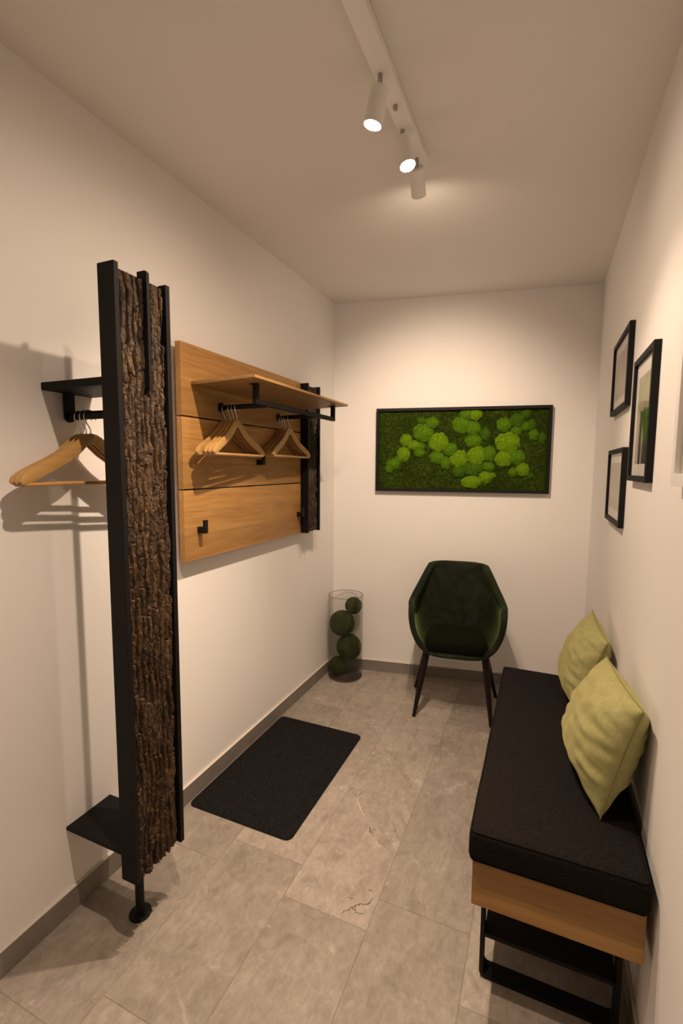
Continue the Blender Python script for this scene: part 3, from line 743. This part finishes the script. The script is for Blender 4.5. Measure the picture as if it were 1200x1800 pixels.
def slab(name, m, hw, y0, y1, z0, z1, crown, ex=4., n=48, taper=.0, ed=.02):
    b = B(); cy = (y0+y1)/2; hy = (y1-y0)/2
    prof = [(0,0,0)]; rings = []
    lv = [(.70, z0), (.90, z0), (.97, z0+ed*.35), (1.0, z0+ed), (1.0, z1-ed), (.975, z1-ed*.35), (.92, z1), (.7, z1+crown*.5), (.4, z1+crown*.85), (.15, z1+crown)]
    for s_, z in lv:
        r_ = []
        for k in range(n):
            a = 2*math.pi*k/n; c, q = math.cos(a), math.sin(a)
            x = hw*s_*math.copysign(abs(c)**(2/ex), c); y = cy + hy*s_*math.copysign(abs(q)**(2/ex), q)
            x *= 1 - taper*(y-y0)/(y1-y0)
            r_.append(b.bm.verts.new(MC @ Vector((x, y, z))))
        rings.append(r_)
    for r0, r1 in zip(rings, rings[1:]):
        for k in range(n): b.bm.faces.new((r0[k], r0[(k+1)%n], r1[(k+1)%n], r1[k]))
    b.bm.faces.new(rings[0][::-1]); b.bm.faces.new(rings[-1])
    return b.build(name, m, ch, smooth=True, sharp=0)
slab('seat_base', M['velvet'], .186, -.214, .150, .372, .412, 0, 4.)
slab('seat_cushion', M['velvet_seat_shaded'], .188, -.222, .128, .411, .476, .006, 4.5, taper=.17, ed=.018)
for (xt, yt, xb_, yb_) in ((-.165,-.130,-.226,-.188), (.165,-.130,.206,-.192), (-.160,.105,-.250,.188), (.160,.105,.255,.175)):
    b = B(); b.tube([MC @ Vector((xt, yt, .376)), MC @ Vector((xt+(xb_-xt)*.5, yt+(yb_-yt)*.5, .188)), MC @ Vector((xb_, yb_, 0.0))], [.0215, .0165, .0105], 20)
    for v in b.bm.verts:
        if v.co.z < .006: v.co.z = 0.
    b.build('leg', M['dark_wood'], ch, smooth=True, sharp=50)

# ------------------------------------------------------------------ bench
be = thing('bench', 'oak bench on black steel sled legs standing along the right wall', 'bench', (1.42, 1.53, 0))
BX0, BX1, BY0, BY1 = 1.231, 1.617, 1.018, 2.055
b = B(); b.box((BX0, BY0, .312), (BX1, BY1, .4475)); b.build('seat_box', M['oak3'], be, origin=(BX0, BY0, .312), bevel=.0015)
for sy in (1.117, 1.905):
    b = B()
    xo0, xo1, tk, dp = 1.2485, 1.5955, .0105, .047
    outer = [(xo0, .3115)] + [(xo0+.022-.022*math.cos(R(a)), .022-.022*math.sin(R(a))) for a in range(0, 91, 15)] + [(xo1-.022+.022*math.sin(R(a)), .022-.022*math.cos(R(a))) for a in range(0, 91, 15)] + [(xo1, .3115)]
    ri = .012
    inner = [(xo1-tk, .3115)] + [(xo1-tk-ri+ri*math.cos(R(a)), tk+ri-ri*math.sin(R(a))) for a in range(0, 91, 15)] + [(xo0+tk+ri-ri*math.sin(R(a)), tk+ri-ri*math.cos(R(a))) for a in range(0, 91, 15)] + [(xo0+tk, .3115)]
    n = len(outer); bmx = b.bm
    rings = []
    for y in (sy, sy+dp):
        rings.append(([bmx.verts.new((x, y, z)) for x, z in outer], [bmx.verts.new((x, y, z)) for x, z in reversed(inner)]))
    (o0, i0), (o1, i1) = rings
    for k in range(n-1):
        bmx.faces.new((o0[k], o0[k+1], i0[k+1], i0[k])); bmx.faces.new((o1[k], o1[k+1], i1[k+1], i1[k]))
        bmx.faces.new((o0[k], o0[k+1], o1[k+1], o1[k])); bmx.faces.new((i0[k], i0[k+1], i1[k+1], i1[k]))
    for k in (0, n-1): bmx.faces.new((o0[k], i0[k], i1[k], o1[k]))
    b.build('leg', M['steel_dark'], be)
b = B(); b.box((1.2595, 1.119, .127), (1.5845, 1.950, .139)); b.build('lower_shelf', M['steel_dark'], be, bevel=.001)
# its loose seat cushion
def cushion():
    b = B(); x0, x1, y0, y1, z0, z1 = 1.221, 1.621, .997, 2.085, .448, .531
    b.box((x0, y0, z0), (x1, y1, z1), bev=.016, seg=4)
    bmesh.ops.subdivide_edges(b.bm, edges=[e for e in b.bm.edges if e.calc_length() > .2], cuts=40, use_grid_fill=True)
    for v in b.bm.verts:
        if v.co.z > z1-.012:
            e = min(v.co.x-x0, x1-v.co.x, v.co.y-y0, y1-v.co.y)
            v.co.z += .0035*ss(0, .08, e) + .0016*noise.noise(v.co*9)
        v.co.x += .0018*noise.noise(v.co*7 + Vector((3,0,0)))
        if v.co.z < z0+.001: v.co.z = z0
    bz = b.build('seat_cushion', M['wool'], None, origin=((x0+x1)/2, (y0+y1)/2, z0), smooth=True, sharp=0)
    tag(bz, 'long dark grey woven seat cushion lying on the oak bench', 'cushion')
    # welt along the top and bottom edges
    for z in (z1-.003, z0+.003):
        w = B(); q = rrect(x0+.0045, y0+.0045, x1-.0045, y1-.0045, .014, 5); q = [(x, y, z) for x, y in q]
        w.tube(q + [q[0]], .0022, 6, cap=False)
        w.build('welt', M['wool'], bz, smooth=True, sharp=0)
cushion()

# ------------------------------------------------------------------ scatter pillows
def pillow(label, bn, tn, tf, bf, thick, seed, wr=1.):
    """corners: bottom near, top near, top far, bottom far (world)"""
    bn, tn, tf, bf = map(Vector, (bn, tn, tf, bf)); n = 72
    nrm = ((tn-bn).cross(bf-bn)).normalized()
    if nrm.x > 0: nrm = -nrm                       # face the room
    cen = (bn+tn+tf+bf)/4
    b = B()
    def P(u, v, s):
        a, c = 2*u-1, 2*v-1
        # edges pulled in between the corners
        pin = .055
        a2 = a*(1-pin*(1-c*c)) ; c2 = c*(1-pin*(1-a*a))
        U, V = (a2+1)/2, (c2+1)/2
        p = bn*(1-U)*(1-V) + bf*U*(1-V) + tf*U*V + tn*(1-U)*V
        ea, ec = 1-abs(a)**2.4, 1-abs(c)**2.4
        h = thick*.5*(max(0, ea)**.58)*(max(0, ec)**.58)
        q = Vector((a*1.5, c*1.5, seed + (5 if s > 0 else 0)))
        fold = noise.noise(Vector((a*2.2 + .8*c, c*5.5 - 1.1*a, seed)))
        edge = (1-abs(ea*ec))
        h += wr*(.011*fold*(max(0, ea*ec)**.3)*(.35+.9*edge) + .004*noise.noise(q*3)*(max(0,ea*ec)**.4))
        return p + nrm*s*h
    g1 = [[None]*(n+1) for _ in range(n+1)]; g2 = [[None]*(n+1) for _ in range(n+1)]
    for i in range(n+1):
        for j in range(n+1):
            rim = i in (0, n) or j in (0, n)
            v = b.bm.verts.new(P(i/n, j/n, 1)); g1[i][j] = v
            g2[i][j] = v if rim else b.bm.verts.new(P(i/n, j/n, -1))
    for g_, fl_ in ((g1, 0), (g2, 1)):
        for i in range(n):
            for j in range(n):
                q = [g_[i][j], g_[i+1][j], g_[i+1][j+1], g_[i][j+1]]
                b.bm.faces.new(q if not fl_ else q[::-1])
    rimpts = [P(i/n, 0, 1) for i in range(n)] + [P(1, j/n, 1) for j in range(n)] + [P(1-i/n, 1, 1) for i in range(n)] + [P(0, 1-j/n, 1) for j in range(n)]
    o = b.build('scatter_pillow', M['suede'], None, origin=(cen.x, cen.y, min(bn.z, bf.z)), smooth=True, sharp=0)
    tag(o, label, 'pillow', 'olive pillows on the bench')
    w = B(); w.tube(rimpts + [rimpts[0]], .0013, 6, cap=False); w.build('seam', M['seam'], o, smooth=True, sharp=0)
    return o
pillow('olive green suede pillow nearer the front end of the bench', (1.532,1.162,.541), (1.603,1.125,.868), (1.562,1.475,.868), (1.470,1.560,.545), .168, 2.)
pillow('olive green suede pillow further back on the bench, behind the other pillow', (1.500,1.735,.541), (1.598,1.745,.820), (1.572,2.055,.850), (1.462,2.055,.548), .145, 9.)

# ------------------------------------------------------------------ ceiling spotlights
bar = thing('spotlight_bar', 'white ceiling spotlight bar running along the ceiling with tilted lamp heads', 'ceiling light', (.902, .95, H))
pl = []
b = B()
half = .026
outl = [(.902+half*math.cos(R(a)), 1.612-half+half*math.sin(R(a))) for a in range(0, 181, 15)] + [(.902+half*math.cos(R(a)), .30+half+half*math.sin(R(a))) for a in range(180, 361, 15)]
b.prism(outl, 'z', H-.028, H-.0002); b.build('rail', M['white_lacquer'], bar, bevel=.003, smooth=True, sharp=50)
for y in (1.292, .75):
    b = B(); b.lathe([(0,-.012),(.0062,-.012),(.0068,-.010),(.0068,0)], (.902, y, H-.028), 20); b.build('fixing_nut', M['brushed'], bar, smooth=True, sharp=40)
HEADS = [(.896, 1.168, (-.23, .0, -.98), 72, .036, 98, 1., .21), (.892, 1.400, (.24, -.09, -.95), 18, .028, 104, .55, .50), (.900, 1.553, (-.10, .78, -.60), 66, .028, 86, 1., .05), (.900, .565, (-.20, .08, -1.), 58, .034, 84, 1., .10)]
HL, HR = .092, .0265
for (x, y, d, en, st, ang, bl, spill) in HEADS:
    d = Vector(d).normalized(); top = Vector((x, y, H-.028)); piv = top - Vector((0,0,st))
    b = B(); b.tube([top, piv - Vector((0,0,.006))], .0066, 16); b.tube([piv+Vector((-.0068,0,.008)), piv+Vector((.0068,0,.008))], .003, 10)
    b.build('stem', M['brushed'], bar, smooth=True, sharp=40)
    rot = Vector((0,0,-1)).rotation_difference(d).to_matrix().to_4x4()
    M4 = Matrix.Translation(piv) @ rot
    b = B(); b.lathe([(0,0),(HR-.003,0),(HR,-.003),(HR,-HL),(HR-.0022,-HL),(HR-.0022,-HL+.010),(0,-HL+.010)], seg=40, M4=M4)
    hd = b.build('lamp_head', M['white_lacquer'], bar, smooth=True, sharp=40)
    b = B(); b.lathe([(0,-HL+.007),(HR-.0026,-HL+.007),(HR-.0026,-HL+.0092),(0,-HL+.0092)], seg=40, M4=M4)
    b.build('lamp_face', M['lamp'], hd, smooth=True, sharp=40)
    for nm, pw, an, b2_ in (('spot_beam', en, ang, bl), ('spot_spill', en*spill, 172, .8)):
        ld = bpy.data.lights.new(nm, 'SPOT'); ld.energy = pw; ld.color = (1., .76, .565); ld.spot_size = R(an); ld.spot_blend = b2_; ld.shadow_soft_size = .013
        lo = bpy.data.objects.new(nm, ld); COL.objects.link(lo)
        lo.location = piv + d*(HL+.002); lo.rotation_euler = Vector((0,0,-1)).rotation_difference(d).to_euler()

# ------------------------------------------------------------------ camera, world, view
yaw, pit, rol, F = R(23.33848), R(-5.50613), R(.39176), 822.6627
f = Vector((-math.sin(yaw)*math.cos(pit), math.cos(yaw)*math.cos(pit), math.sin(pit)))
r0 = Vector((math.cos(yaw), math.sin(yaw), 0)); u0 = r0.cross(f)
r = r0*math.cos(rol) + u0*math.sin(rol); u = -r0*math.sin(rol) + u0*math.cos(rol)
cd = bpy.data.cameras.new('camera'); cam = bpy.data.objects.new('camera', cd); COL.objects.link(cam)
cam.matrix_world = Matrix(((r.x,u.x,-f.x,1.35822),(r.y,u.y,-f.y,-.15151),(r.z,u.z,-f.z,1.45),(0,0,0,1)))
cd.sensor_fit = 'VERTICAL'; cd.sensor_height = 36; cd.lens = F/1800*36; cd.clip_start = .02
S.camera = cam
wd = bpy.data.worlds.new('world'); S.world = wd; wd.use_nodes = True
wd.node_tree.nodes['Background'].inputs[0].default_value = (.02,.017,.014,1); wd.node_tree.nodes['Background'].inputs[1].default_value = .2
S.view_settings.view_transform = 'Standard'; S.view_settings.look = 'None'; S.view_settings.exposure = .46; S.view_settings.gamma = 1.
S.view_settings.use_curve_mapping = False
